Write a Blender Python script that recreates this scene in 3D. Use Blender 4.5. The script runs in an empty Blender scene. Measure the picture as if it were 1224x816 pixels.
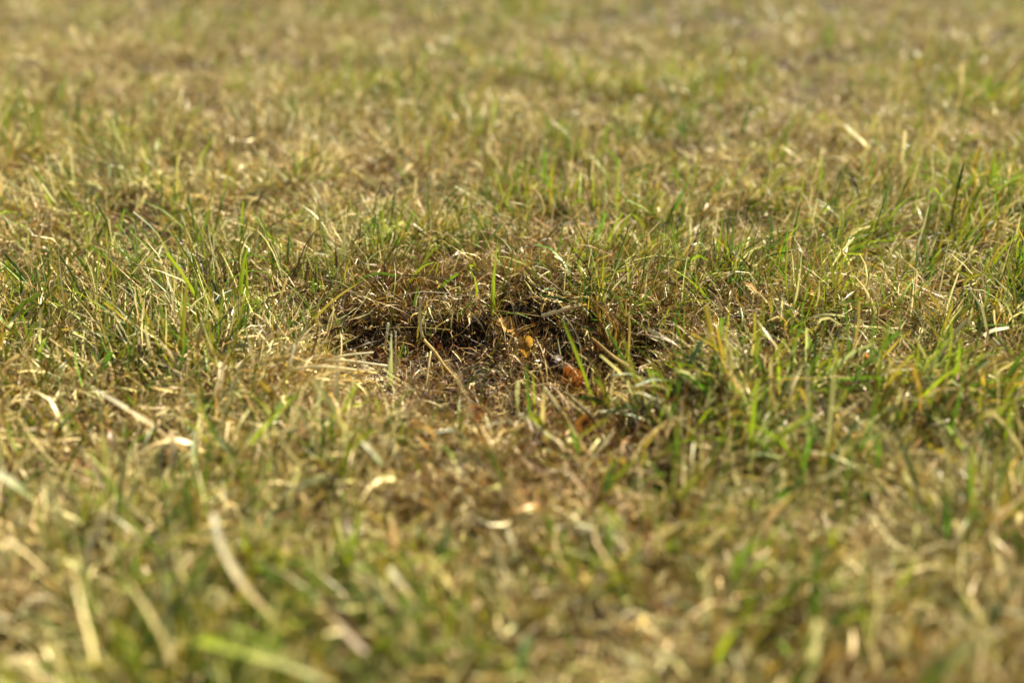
import bpy, math, random
import numpy as np
from mathutils import Vector

R = math.radians
rng = np.random.default_rng(12)
random.seed(5)
S = bpy.context.scene
C = S.collection

# ------------------------------------------------------------------ camera, sky, sun, exposure
CAM_H, PITCH = 0.190, R(24)
LENS, SENSOR = 40.0, 36.0
cam_d = bpy.data.cameras.new('camera')
cam = bpy.data.objects.new('camera', cam_d)
C.objects.link(cam)
cam.location = (0, 0, CAM_H)
cam.rotation_euler = (math.pi / 2 - PITCH, 0, 0)
cam_d.lens = LENS
cam_d.sensor_width = SENSOR
cam_d.clip_start = 0.01
cam_d.clip_end = 2000
cam_d.dof.use_dof = True
cam_d.dof.focus_distance = 0.478
cam_d.dof.aperture_fstop = 5.0
cam_d.dof.aperture_blades = 9
S.camera = cam
S.render.resolution_x, S.render.resolution_y = 1024, 682

SUN_EL, SUN_AZ = R(41), R(38)          # azimuth measured from the view direction (+Y) towards the right (+X)
world = bpy.data.worlds.new('World')
S.world = world
world.use_nodes = True
wn = world.node_tree
bg = wn.nodes['Background']
sky = wn.nodes.new('ShaderNodeTexSky')
sky.sky_type = 'NISHITA'
sky.sun_disc = False
sky.air_density = 0.4
sky.dust_density = 0.8
sky.ozone_density = 0.2
sky.sun_elevation = SUN_EL
sky.sun_rotation = SUN_AZ
wn.links.new(sky.outputs['Color'], bg.inputs['Color'])
bg.inputs['Strength'].default_value = 0.05
sun_d = bpy.data.lights.new('sun', 'SUN')
sun_d.energy = 5.0
sun_d.angle = R(0.55)
sun_d.color = (1.0, 0.885, 0.66)
sun = bpy.data.objects.new('sun', sun_d)
C.objects.link(sun)
to_sun = Vector((math.sin(SUN_AZ) * math.cos(SUN_EL), math.cos(SUN_AZ) * math.cos(SUN_EL), math.sin(SUN_EL)))
sun.rotation_euler = to_sun.to_track_quat('Z', 'Y').to_euler()
sun.location = to_sun * 5
S.view_settings.view_transform = 'Standard'
S.view_settings.look = 'None'
S.view_settings.exposure = 2.25
S.view_settings.gamma = 1.0
S.cycles.max_bounces = 8
S.cycles.transmission_bounces = 6
S.cycles.diffuse_bounces = 3

# ------------------------------------------------------------------ noise and terrain
def _hash(ix, iy, seed):
    h = (ix.astype(np.int64) * 374761393 + iy.astype(np.int64) * 668265263 + seed * 974634541) & 0xFFFFFFFF
    h = ((h ^ (h >> 13)) * 1274126177) & 0xFFFFFFFF
    h = ((h ^ (h >> 16)) * 2246822519) & 0xFFFFFFFF
    return ((h ^ (h >> 15)) & 0xFFFFFF) / float(0xFFFFFF)

def vnoise(x, y, scale, seed):
    x = np.asarray(x, float) / scale; y = np.asarray(y, float) / scale
    ix = np.floor(x); iy = np.floor(y); fx = x - ix; fy = y - iy
    fx = fx * fx * (3 - 2 * fx); fy = fy * fy * (3 - 2 * fy)
    a = _hash(ix, iy, seed); b = _hash(ix + 1, iy, seed); c = _hash(ix, iy + 1, seed); d = _hash(ix + 1, iy + 1, seed)
    return (a * (1 - fx) + b * fx) * (1 - fy) + (c * (1 - fx) + d * fx) * fy

def fbm(x, y, scale, seed, octs=3):
    t = 0; amp = 1; tot = 0
    for o in range(octs):
        t = t + amp * vnoise(x, y, scale / 2 ** o, seed + 17 * o); tot += amp; amp *= 0.55
    return t / tot

TANH = SENSOR / 2 / LENS
def ray(px, py):
    """direction through a point of the photograph (1224 x 816)"""
    u = (px - 612) / 612 * TANH; v = -(py - 408) / 612 * TANH
    cp, sp = math.cos(PITCH), math.sin(PITCH)
    return np.array([u, cp + v * sp, -sp + v * cp])

def flat(px, py, h=0.0):
    d = ray(px, py); t = (h - CAM_H) / d[2]
    return np.array([0, 0, CAM_H]) + d * t

HC = flat(590, 438)                                  # middle of the bare hollow
HR = (flat(790, 438)[0] - flat(395, 438)[0]) / 2
HF = (flat(590, 372)[1] - flat(590, 545)[1]) / 2
HY = (flat(590, 372)[1] + flat(590, 545)[1]) / 2
def hollow(x, y):
    """1 in the bare hollow, 0 outside"""
    x = np.asarray(x, float); y = np.asarray(y, float)
    dx = (x - HC[0]) / HR; dy = (y - HY) / HF
    r = np.sqrt(dx * dx + dy * dy) + 0.85 * (fbm(x, y, 0.035, 3) - 0.5) + 0.75 * (fbm(x, y, 0.010, 4, 2) - 0.5)
    m = np.clip((1.2 - r) / 0.5, 0, 1)
    for (px, py, rad) in ((432, 416, .020), (197, 556, 0.010), (20, 812, 0.014), (268, 748, .007), (770, 592, .008), (640, 604, .007), (362, 642, .007), (880, 596, .008), (1150, 606, .008), (556, 668, .007), (1046, 704, .008), (110, 640, .006), (820, 702, .007), (480, 640, .005), (560, 500, 0.02), (735, 530, 0.016), (470, 585, 0.006), (1010, 640, .007)):
        c = flat(px, py)
        m = np.maximum(m, np.clip(1.5 - np.hypot(x - c[0], y - c[1]) / rad, 0, 1))
    return m * m * (3 - 2 * m)

def ground_z(x, y):
    z = 0.010 * (fbm(x, y, 0.16, 5) - 0.5) + 0.004 * (fbm(x, y, 0.03, 9) - 0.5)
    near = np.clip(1.3 - np.hypot(np.asarray(x) , np.asarray(y) - 0.8) / 3, 0, 1)
    return z * near - 0.010 * hollow(x, y)

def G(px, py, h=0.0):
    """the ground point seen at a place of the photograph, h above the soil"""
    z = 0.0
    for _ in range(6):
        p = flat(px, py, z + h)
        z = float(ground_z(p[0], p[1]))
    return flat(px, py, z + h)

def AT(px, py, Y):
    d = ray(px, py)
    return np.array([0, 0, CAM_H]) + d * (Y / d[1])

def blobs(x, y, lst):
    t = np.zeros_like(np.asarray(x, float))
    for (px, py, rx, ry, a) in lst:
        c = flat(px, py, 0.012); sx = abs(flat(px + rx, py, 0.012)[0] - c[0]); sy = abs(flat(px, max(py - ry, -60), 0.012)[1] - c[1])
        t += a * np.exp(-(((x - c[0]) / sx) ** 2 + ((y - c[1]) / sy) ** 2))
    return t

def cover(x, y):
    """how closely the turf stands: tufts near 1, the gaps between them and the trodden ground before the hollow near 0"""
    f = np.where(np.asarray(y) < .75, fbm(x, y, .028, 101, 2), fbm(x, y, .048, 102, 2))
    f = np.clip((f - .30) / .24, 0, 1); f = f * f * (3 - 2 * f)
    f = np.where(np.asarray(y) < .40, .55 + .45 * f, f)
    f = np.clip(f + blobs(x, y, [(580, 325, 190, 34, .45), (800, 385, 60, 60, .6), (350, 440, 70, 40, .4)]), 0, 1)
    return (.10 + .90 * f) * (1 - np.clip(blobs(x, y, [(660, 540, 150, 40, .55), (790, 440, 40, 50, .3)]), 0, .6))

def greenness(x, y):
    k = np.clip(1.25 - .4 * np.asarray(y), .6, 1.1)
    g = 0.42 + k * (0.8 * (fbm(x, y, 0.10, 21) - 0.5) + 1.0 * (fbm(x, y, 0.026, 23) - 0.5))
    g = g + blobs(x, y, [
        (200, 270, 170, 60, .30), (60, 330, 90, 50, .22), (100, 215, 120, 35, .10), (1185, 220, 60, 50, .5), (1215, 120, 90, 50, .25), (1215, 340, 50, 60, .3), (60, 30, 160, 25, -.1), (1190, 480, 60, 60, .35),
        (700, 700, 500, 110, .15), (200, 650, 200, 90, .14), (940, 570, 110, 50, .18), (800, 560, 40, 50, .25), (950, 300, 110, 45, .16), (680, 180, 40, 25, .30), (490, 100, 60, 20, .25),
        (590, 10, 120, 22, .22), (400, 600, 90, 60, .25), (470, 690, 90, 50, .15), (940, 720, 110, 70, .25), (740, 380, 40, 40, .2), (500, 270, 60, 30, .15),
        (360, 440, 80, 40, -.45), (340, 250, 80, 30, -.28), (560, 330, 150, 45, -.18), (620, 600, 130, 70, -.18), (80, 690, 100, 60, -.12),
        (1000, 350, 100, 40, -.14), (1000, 170, 120, 40, -.12), (1060, 40, 120, 20, -.2), (260, 60, 160, 25, -.15), (650, 260, 150, 30, -.12)])
    return np.clip(g, 0.04, 0.96)

def brownness(x, y):
    b = 0.13 + 0.8 * (fbm(x, y, 0.07, 31) - 0.5)
    b = b + blobs(x, y, [(590, 335, 200, 50, .36), (720, 390, 60, 40, .5), (470, 350, 70, 40, .35), (860, 430, 70, 60, .3), (70, 560, 60, 40, .25),
                         (1000, 400, 120, 40, .2), (650, 535, 210, 85, .40), (620, 230, 60, 20, .2), (330, 430, 90, 40, -.5), (350, 260, 90, 30, -.2)])
    return np.clip(b, 0.02, 0.95)

# ------------------------------------------------------------------ materials
def new_mat(name):
    m = bpy.data.materials.new(name); m.use_nodes = True
    n = m.node_tree; n.nodes.clear()
    return m, n, n.nodes.new('ShaderNodeOutputMaterial')

def blade_mat(name, rough, trans, spec, fine):
    """thin leaf: colour of each blade from its attribute, lengthwise veins, light passing through"""
    m, n, out = new_mat(name)
    N, L = n.nodes.new, n.links.new
    at = N('ShaderNodeAttribute'); at.attribute_name = 'tint'
    uv = N('ShaderNodeAttribute'); uv.attribute_name = 'along'
    mp = N('ShaderNodeMapping'); mp.inputs['Scale'].default_value = (26, 3.0, 1)
    L(uv.outputs['Vector'], mp.inputs['Vector'])
    nz = N('ShaderNodeTexNoise'); nz.inputs['Scale'].default_value = fine; nz.inputs['Detail'].default_value = 3
    L(mp.outputs[0], nz.inputs['Vector'])
    mr = N('ShaderNodeMapRange'); mr.inputs['To Min'].default_value = 0.70; mr.inputs['To Max'].default_value = 1.28
    L(nz.outputs['Fac'], mr.inputs['Value'])
    mul = N('ShaderNodeVectorMath'); mul.operation = 'MULTIPLY'
    L(at.outputs['Color'], mul.inputs[0]); L(mr.outputs[0], mul.inputs[1])
    p = N('ShaderNodeBsdfPrincipled')
    p.inputs['Roughness'].default_value = rough
    p.inputs['Specular IOR Level'].default_value = spec
    L(mul.outputs[0], p.inputs['Base Color'])
    t = N('ShaderNodeBsdfTranslucent'); L(mul.outputs[0], t.inputs['Color'])
    mx = N('ShaderNodeMixShader'); mx.inputs['Fac'].default_value = trans
    L(p.outputs[0], mx.inputs[1]); L(t.outputs[0], mx.inputs[2]); L(mx.outputs[0], out.inputs['Surface'])
    return m

M_GREEN = blade_mat('green_blade', 0.45, 0.36, 0.32, 1.0)
M_DRY = blade_mat('dry_blade', 0.46, 0.13, 0.32, 1.6)
M_STRAW = blade_mat('bleached_straw', 0.68, 0.50, 0.15, 2.2)
M_LITTER = blade_mat('leaf_litter', 0.65, 0.25, 0.3, 1.4)
M_LEAF = blade_mat('dead_leaf', 0.5, 0.6, 0.35, 0.8)

def soil_mat():
    m, n, out = new_mat('soil')
    N, L = n.nodes.new, n.links.new
    tc = N('ShaderNodeNewGeometry')
    a = N('ShaderNodeTexNoise'); a.inputs['Scale'].default_value = 55; a.inputs['Detail'].default_value = 6
    b = N('ShaderNodeTexNoise'); b.inputs['Scale'].default_value = 900; b.inputs['Detail'].default_value = 4
    for q in (a, b): L(tc.outputs['Position'], q.inputs['Vector'])
    r = N('ShaderNodeValToRGB'); e = r.color_ramp.elements
    e[0].position = .34; e[0].color = (.012, .0075, .0045, 1); e[1].position = .68; e[1].color = (.038, .025, .014, 1)
    L(a.outputs['Fac'], r.inputs['Fac'])
    mr = N('ShaderNodeMapRange'); mr.inputs['From Min'].default_value = .3; mr.inputs['From Max'].default_value = .7
    mr.inputs['To Min'].default_value = .55; mr.inputs['To Max'].default_value = 1.5
    L(b.outputs['Fac'], mr.inputs['Value'])
    mu = N('ShaderNodeVectorMath'); mu.operation = 'MULTIPLY'; L(r.outputs[0], mu.inputs[0]); L(mr.outputs[0], mu.inputs[1])
    # the sandy part of the soil, an attribute of the sheet
    sd = N('ShaderNodeAttribute'); sd.attribute_name = 'sand'
    sc = N('ShaderNodeVectorMath'); sc.operation = 'MULTIPLY'; sc.inputs[0].default_value = (.33, .275, .19); L(mr.outputs[0], sc.inputs[1])
    mx = N('ShaderNodeMix'); mx.data_type = 'RGBA'
    L(sd.outputs['Fac'], mx.inputs[0]); L(mu.outputs[0], mx.inputs[6]); L(sc.outputs[0], mx.inputs[7])
    p = N('ShaderNodeBsdfPrincipled'); p.inputs['Roughness'].default_value = .95; p.inputs['Specular IOR Level'].default_value = .15
    L(mx.outputs[2], p.inputs['Base Color'])
    bp = N('ShaderNodeBump'); bp.inputs['Strength'].default_value = .8; bp.inputs['Distance'].default_value = .0012
    L(b.outputs['Fac'], bp.inputs['Height']); L(bp.outputs[0], p.inputs['Normal']); L(p.outputs[0], out.inputs['Surface'])
    return m
M_SOIL = soil_mat()

def crumb_mat():
    m, n, out = new_mat('crumb')
    N, L = n.nodes.new, n.links.new
    at = N('ShaderNodeAttribute'); at.attribute_name = 'tint'
    g = N('ShaderNodeNewGeometry')
    b = N('ShaderNodeTexNoise'); b.inputs['Scale'].default_value = 1500; b.inputs['Detail'].default_value = 4
    L(g.outputs['Position'], b.inputs['Vector'])
    mr = N('ShaderNodeMapRange'); mr.inputs['To Min'].default_value = .5; mr.inputs['To Max'].default_value = 1.5; L(b.outputs['Fac'], mr.inputs['Value'])
    mu = N('ShaderNodeVectorMath'); mu.operation = 'MULTIPLY'; L(at.outputs['Color'], mu.inputs[0]); L(mr.outputs[0], mu.inputs[1])
    p = N('ShaderNodeBsdfPrincipled'); p.inputs['Roughness'].default_value = .9; p.inputs['Specular IOR Level'].default_value = .2
    L(mu.outputs[0], p.inputs['Base Color'])
    bp = N('ShaderNodeBump'); bp.inputs['Strength'].default_value = .6; bp.inputs['Distance'].default_value = .0006
    L(b.outputs['Fac'], bp.inputs['Height']); L(bp.outputs[0], p.inputs['Normal']); L(p.outputs[0], out.inputs['Surface'])
    return m
M_CRUMB = crumb_mat()

# ------------------------------------------------------------------ object helpers
def mesh_np(name, verts, faces, mat, tint=None, along=None, smooth=True):
    """mesh from numpy arrays; faces is an (n, 3 or 4) array"""
    me = bpy.data.meshes.new(name)
    verts = np.asarray(verts, np.float32); faces = np.asarray(faces, np.int32)
    k = faces.shape[1]
    me.vertices.add(len(verts)); me.vertices.foreach_set('co', verts.ravel())
    me.loops.add(faces.size); me.loops.foreach_set('vertex_index', faces.ravel())
    me.polygons.add(len(faces)); me.polygons.foreach_set('loop_start', np.arange(0, faces.size, k, dtype=np.int32))
    me.polygons.foreach_set('use_smooth', np.full(len(faces), smooth))
    if tint is not None:
        a = me.attributes.new('tint', 'FLOAT_COLOR', 'POINT')
        a.data.foreach_set('color', np.concatenate([tint, np.ones((len(tint), 1))], 1).astype(np.float32).ravel())
    if along is not None:
        a = me.attributes.new('along', 'FLOAT_VECTOR', 'POINT'); a.data.foreach_set('vector', np.asarray(along, np.float32).ravel())
    me.materials.append(mat)
    me.update(calc_edges=True); me.validate()
    return me

def put(name, me, parent=None):
    o = bpy.data.objects.new(name, me); C.objects.link(o)
    if parent: o.parent = parent
    return o

def tag(o, label=None, cat=None, group=None, kind=None):
    if label: o['label'] = label
    if cat: o['category'] = cat
    if group: o['group'] = group
    if kind: o['kind'] = kind
    return o

# ------------------------------------------------------------------ the soil: one sheet out to the horizon
def axis(lo, hi, step, fine, far):
    core = list(np.arange(lo, fine[0], step)) + list(np.arange(fine[0], fine[1], .0021)) + list(np.arange(fine[1], hi + step / 2, step)); s = step; v = hi; up = []
    while v < far: s *= 1.35; v += s; up.append(v)
    s = step; v = lo; dn = []
    while v > -far: s *= 1.35; v -= s; dn.append(v)
    return np.array(dn[::-1] + core + up)
xs = axis(-0.62, 0.62, 0.007, (HC[0] - HR * 1.2, HC[0] + HR * 1.2), 600); ys = axis(0.14, 1.30, 0.007, (HY - HF * 1.1, HY + HF * 1.2), 600)
XX, YY = np.meshgrid(xs, ys)
ZZ = ground_z(XX, YY)
hh = hollow(XX, YY)
ZZ = ZZ + hh * 0.006 * (fbm(XX, YY, 0.012, 41, 3) - 0.5)
nx, ny = len(xs), len(ys)
idx = np.arange(nx * ny).reshape(ny, nx)
F = np.stack([idx[:-1, :-1], idx[:-1, 1:], idx[1:, 1:], idx[1:, :-1]], -1).reshape(-1, 4)
me = mesh_np('ground', np.stack([XX, YY, ZZ], -1).reshape(-1, 3), F, M_SOIL)
sand = np.clip(blobs(XX, YY, [(430, 408, 52, 24, 1.4), (500, 470, 60, 25, .35)]) * (0.6 + 0.8 * (fbm(XX, YY, .012, 43))), 0, 1)
at = me.attributes.new('sand', 'FLOAT', 'POINT'); at.data.foreach_set('value', sand.astype(np.float32).ravel())
tag(put('ground', me), 'dark sandy soil under the dry lawn, bare in the hollow', 'soil', kind='structure')

# ------------------------------------------------------------------ blades of grass in bulk
PAL = {k: np.array(v) for k, v in dict(
    straw=(.56, .475, .225), tan=(.275, .188, .052), gold=(.34, .225, .030), brown=(.088, .045, .010), rust=(.15, .056, .010), grey=(.23, .205, .105), soil=(.040, .023, .009),
    lime=(.165, .215, .006), green=(.070, .135, .004), deep=(.028, .060, .005), olive=(.118, .115, .011)).items()}

def blades(base, az, th0, bend, length, width, roll, twist, curl, c0, c1, segs=4, fold=0.0, kink=None, square=None, lift=0.0006):
    """ribbons that grow from base: az = direction of the lean, th0 = tilt from upright, bend = tilt added along the blade"""
    n = len(base); K = segs + 1
    base = base.copy(); base[:, 2] += ground_z(base[:, 0], base[:, 1])
    t = np.linspace(0, 1, K)[None, :]
    tm = (t[:, :-1] + t[:, 1:]) / 2
    th = th0[:, None] + bend[:, None] * tm ** 1.3
    if kink is not None:
        pos, ang = kink
        th = th + np.where(tm > pos[:, None], ang[:, None], 0)
    a = az[:, None] + curl[:, None] * tm
    d = np.stack([np.sin(th) * np.cos(a), np.sin(th) * np.sin(a), np.cos(th)], -1)          # n, segs, 3
    P = np.concatenate([np.zeros((n, 1, 3)), np.cumsum(d * (length / segs)[:, None, None], 1)], 1) + base[:, None, :]
    gz = ground_z(P[..., 0], P[..., 1])
    P[..., 2] = np.maximum(P[..., 2], gz + lift * (1 + 3 * t) )
    P[:, 0, 2] = gz[:, 0] - 0.001
    D = np.empty_like(P); D[:, 1:-1] = P[:, 2:] - P[:, :-2]; D[:, 0] = P[:, 1] - P[:, 0]; D[:, -1] = P[:, -1] - P[:, -2]
    D /= np.linalg.norm(D, axis=-1, keepdims=True) + 1e-12
    s0 = np.stack([-np.sin(a), np.cos(a), np.zeros_like(a)], -1)
    s0 = np.concatenate([s0, s0[:, -1:]], 1)
    s0 = s0 - D * np.sum(s0 * D, -1, keepdims=True); s0 /= np.linalg.norm(s0, axis=-1, keepdims=True) + 1e-12
    nn = np.cross(D, s0)
    ro = roll[:, None] + twist[:, None] * t
    side = s0 * np.cos(ro)[..., None] + nn * np.sin(ro)[..., None]
    nrm = np.cross(D, side)
    prof = (0.62 + 0.38 * np.minimum(t * 4, 1)) * (1 - t ** 2.6 * (0.94 if square is None else np.where(square, 0.25, 0.94)[:, None]))
    w = (width[:, None] * prof / 2)[..., None]
    g = np.clip(t * 2.6, 0, 1)[..., None]
    cols = c0[:, None, :] * (1 - g) + c1[:, None, :] * g
    tt = np.broadcast_to(t, (n, K))
    if fold:
        V = np.stack([P - side * w + nrm * w * fold, P, P + side * w + nrm * w * fold], 2)
        W = 3
    else:
        V = np.stack([P - side * w, P + side * w], 2)
        W = 2
    off = np.arange(n)[:, None] * 0.37
    al = np.stack([np.broadcast_to((np.arange(W) - (W - 1) / 2)[None, None, :] * (2 / (W - 1)) * .12, (n, K, W)) + off[..., None],
                   np.broadcast_to(tt[..., None], (n, K, W)) + off[..., None], np.zeros((n, K, W))], -1)
    tint = np.broadcast_to(cols[:, :, None, :], (n, K, W, 3))
    i = (np.arange(n)[:, None, None] * K + np.arange(segs)[None, :, None]) * W + np.arange(W - 1)[None, None, :]
    F = np.stack([i, i + 1, i + 1 + W, i + W], -1).reshape(-1, 4)
    return V.reshape(-1, 3), F, tint.reshape(-1, 3), al.reshape(-1, 3)

def join(parts):
    vs, fs, ts, as_ = [], [], [], []; o = 0
    for v, f, t, a in parts:
        vs.append(v); fs.append(f + o); ts.append(t); as_.append(a); o += len(v)
    return np.concatenate(vs), np.concatenate(fs), np.concatenate(ts), np.concatenate(as_)

def halfwidth(y): return 0.49 * y + 0.13
def scatter(n, dens, y0=0.13, y1=1.9):
    """n points of the lawn in view, thinned by a density function with values up to 1"""
    out = []; have = 0
    while have < n:
        m = 200000
        y = rng.uniform(y0, y1, m); x = rng.uniform(-1, 1, m) * halfwidth(y1)
        k = (np.abs(x) < halfwidth(y)) & (rng.random(m) < dens(x, y))
        out.append(np.stack([x[k], y[k]], 1)); have += int(k.sum())
    return np.concatenate(out)[:n]

def falloff(y): return np.clip(1.0 - 1.15 * (y - 0.48) , 0.20, 1.0)

def lean_field(x, y):
    """smooth direction of the lean, so neighbouring blades lie alike"""
    return 2 * math.pi * (1.6 * fbm(x, y, 0.13, 51, 2)) + R(60)

def tillers(n_tufts, per, spread, dens):
    c = scatter(n_tufts, dens)
    k = rng.integers(per[0], per[1] + 1, n_tufts)
    ii = np.repeat(np.arange(n_tufts), k)
    p = c[ii] + rng.normal(0, spread, (len(ii), 2))
    return p, ii, n_tufts

def pick(names, probs, n):
    P = np.array([PAL[k] for k in names]); pr = np.array(probs, float); pr /= pr.sum()
    return P[rng.choice(len(names), n, p=pr)]

def jitter(c, s=.16):
    return np.clip(c * (1 + rng.normal(0, s, (len(c), 1))) * (1 + rng.normal(0, s * .35, c.shape)), .01, .85)

def height(x, y):
    c = fbm(x, y, 0.045, 61, 2)
    h = 0.40 + 1.5 * np.clip((c - .30) / .45, 0, 1) ** 1.3 * (.6 + .6 * fbm(x, y, .14, 66))
    h = h + blobs(x, y, [(360, 450, 110, 50, -.35), (220, 290, 150, 60, .25), (600, 560, 160, 60, -.30), (570, 335, 170, 30, .18), (448, 374, 66, 26, -.75), (730, 385, 40, 40, .4), (1180, 230, 60, 60, .4)])
    return np.clip(h * (.62 + .5 * cover(x, y)), .30, 1.5)

# --- living blades
def d_green(x, y): return np.clip(greenness(x, y) * 1.15, 0, 1) ** 1.6 * (1 - .97 * hollow(x, y)) * falloff(y) * cover(x, y)
def living(n_tufts, keep, fold, segs):
    p, ii, nt = tillers(n_tufts, (2, 5), .0022, d_green)
    k = keep(p); p = p[k]; ii = ii[k]; n = len(p)
    base = np.stack([p[:, 0], p[:, 1], np.zeros(n)], 1)
    ta = lean_field(p[:, 0], p[:, 1]) + rng.normal(0, 1.0, nt)[ii]
    az = ta + rng.normal(0, .7, n)
    H = height(p[:, 0], p[:, 1])
    L = np.clip(rng.gamma(6, .0030, n) * (.45 + .6 * H), .006, .040)
    W = rng.uniform(.0005, .0014, n) * np.where(rng.random(n) < .07 + .22 * (p[:, 1] < .40), 1.9, 1)
    th0 = np.abs(rng.normal(.38, .28, n)); bend = rng.normal(.6, .6, n)
    c = jitter(pick(['lime', 'green', 'deep', 'olive'], [.34, .40, .10, .16], n), .2)
    tip = np.where((rng.random(n) < .35)[:, None], c * .35 + jitter(pick(['straw', 'gold', 'tan'], [.5, .3, .2], n)) * .65, c * 1.05)
    root = np.where((rng.random(n) < .45)[:, None], c * .45 + pick(['olive', 'tan', 'brown'], [.4, .25, .35], n) * .55, c)
    return blades(base, az, th0, bend, L, W, rng.normal(0, .9, n), rng.normal(0, .9, n), rng.normal(0, .4, n), root, tip, segs, fold,
                  square=rng.random(n) < .25)

g1 = living(16000, lambda p: p[:, 1] < .82, .45, 4)
g2 = living(16000, lambda p: p[:, 1] >= .82, 0, 3)
me = mesh_np('green_grass', *join([g1])[:2], M_GREEN, g1[2], g1[3])
tag(put('green_grass', me), 'fine living green grass blades growing all round the bare hollow', 'grass', kind='stuff')
me = mesh_np('green_grass_beyond', g2[0], g2[1], M_GREEN, g2[2], g2[3])
tag(put('green_grass_beyond', me), 'soft blurred green grass of the lawn beyond the hollow', 'grass', kind='stuff')

# --- dry standing, bent and matted blades
def d_dry(x, y): return (.40 + .60 * (1 - greenness(x, y))) * (1 - .985 * hollow(x, y)) ** 1.7 * falloff(y) * np.clip(1.9 * fbm(x, y, .022, 71) - .25, .2, 1) * cover(x, y)
def dry(n_tufts, per, keep, segs, matted):
    p, ii, nt = tillers(n_tufts, per, .0030, d_dry)
    k = keep(p); p = p[k]; ii = ii[k]; n = len(p)
    base = np.stack([p[:, 0], p[:, 1], np.zeros(n)], 1)
    az = lean_field(p[:, 0], p[:, 1]) + rng.normal(0, 1.0, nt)[ii] + rng.normal(0, .8, n)
    H = height(p[:, 0], p[:, 1]); hl = hollow(p[:, 0], p[:, 1])
    L = np.clip(rng.gamma(5, .0035, n) * (.45 + .58 * H), .004, .038)
    W = rng.uniform(.00024, .00092, n) * np.where(rng.random(n) < .05 + .17 * (p[:, 1] < .40), 2.3, 1)
    br = brownness(p[:, 0], p[:, 1])
    isb = rng.random(n) < br
    c = np.where(isb[:, None], pick(['tan', 'brown', 'rust', 'gold'], [.40, .36, .08, .16], n), pick(['straw', 'tan', 'gold', 'grey', 'olive'], [.50, .20, .10, .10, .10], n))
    c = jitter(c, .2); root = jitter(c * .45 + pick(['brown', 'soil', 'tan'], [.5, .35, .15], n) * .55, .12)  # roots darker: decayed brown, plus shade of the gaps put into the colour
    if matted:
        th0, bend, curl, W = np.abs(rng.normal(.75, .45, n)), rng.normal(1.3, .9, n), rng.normal(0, 2.2, n), W * .8
    else:
        th0, bend, curl = np.abs(rng.normal(.45, .38, n)), rng.normal(.9, .7, n), rng.normal(0, .9, n)
    th0 = th0 + .9 * hl; L = L * (1 - .3 * hl)
    return blades(base, az, th0, bend, L, W, rng.normal(0, 1.2, n), rng.normal(0, 1.8, n), curl, root, c, segs, 0,
                  kink=(rng.uniform(.25, .8, n), np.where(rng.random(n) < .4, rng.normal(.8, .5, n), 0)))
def heap(n):
    """long pale strands combed over the left rim and the mound behind it"""
    xy = []
    for (px, py, rx, ry, m) in ((335, 448, 70, 30, .62), (330, 262, 95, 24, .24), (640, 300, 60, 16, .0), (300, 455, 60, 30, .14)):
        q = rng.normal(0, .62, (int(n * m), 2))
        xy += [flat(px + a * rx, py + b * ry, .008)[:2] for a, b in q]
    p = np.array(xy); p = p[hollow(p[:, 0], p[:, 1]) < .25]; n = len(p); base = np.stack([p[:, 0], p[:, 1], np.zeros(n)], 1)
    c = jitter(pick(['straw', 'gold', 'tan', 'grey', 'brown'], [.45, .12, .22, .11, .10], n), .2)
    v = blades(base, rng.normal(-.25, 1.0, n), rng.normal(1.05, .35, n), rng.normal(.75, .6, n), rng.uniform(.008, .030, n), rng.uniform(.0004, .0012, n), rng.normal(0, 1, n), rng.normal(0, 1.5, n),
               rng.normal(0, .7, n), c * .8, c, 5, 0)
    v[0][:, 2] += np.repeat(np.abs(rng.normal(0, .004, n)), 12)
    return v
d1 = join([dry(25000, (3, 6), lambda p: p[:, 1] < .85, 5, False), dry(14000, (3, 6), lambda p: p[:, 1] < .85, 5, True), heap(1100)])
d2 = dry(20000, (3, 6), lambda p: p[:, 1] >= .85, 3, False)
me = mesh_np('dry_grass', d1[0], d1[1], M_DRY, d1[2], d1[3])
tag(put('dry_grass', me), 'dry straw coloured grass blades tangled round the bare hollow', 'dry grass', kind='stuff')
me = mesh_np('dry_grass_beyond', d2[0], d2[1], M_DRY, d2[2], d2[3])
tag(put('dry_grass_beyond', me), 'soft blurred straw coloured grass of the lawn beyond the hollow', 'dry grass', kind='stuff')

# --- fine matted thatch: small tufts of curled dead blades repeated by geometry nodes
def thatch_tuft(names, probs, seed):
    n = 46
    q = rng.normal(0, .0042, (n, 2)); base = np.stack([q[:, 0], q[:, 1] + 5000, np.zeros(n)], 1)
    c = jitter(pick(names, probs, n), .22); rt = jitter(c * .35 + pick(['brown', 'soil'], [.5, .5], n) * .65, .1)  # dark roots: rotted brown, with shade low in the mat painted in
    L = np.clip(rng.gamma(4, .0028, n), .004, .024)
    v, f, t, a = blades(base, rng.uniform(0, 6.283, n), np.abs(rng.normal(.7, .45, n)), rng.normal(1.1, .9, n), L, rng.uniform(.0002, .00065, n), rng.normal(0, 1.2, n), rng.normal(0, 2, n),
                        rng.normal(0, 1.8, n), rt, c, 5, 0, kink=(rng.uniform(.2, .8, n), np.where(rng.random(n) < .5, rng.normal(.7, .6, n), 0)))
    v[:, 1] -= 5000
    return mesh_np('thatch_tuft', v, f, M_DRY, t, a)

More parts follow.
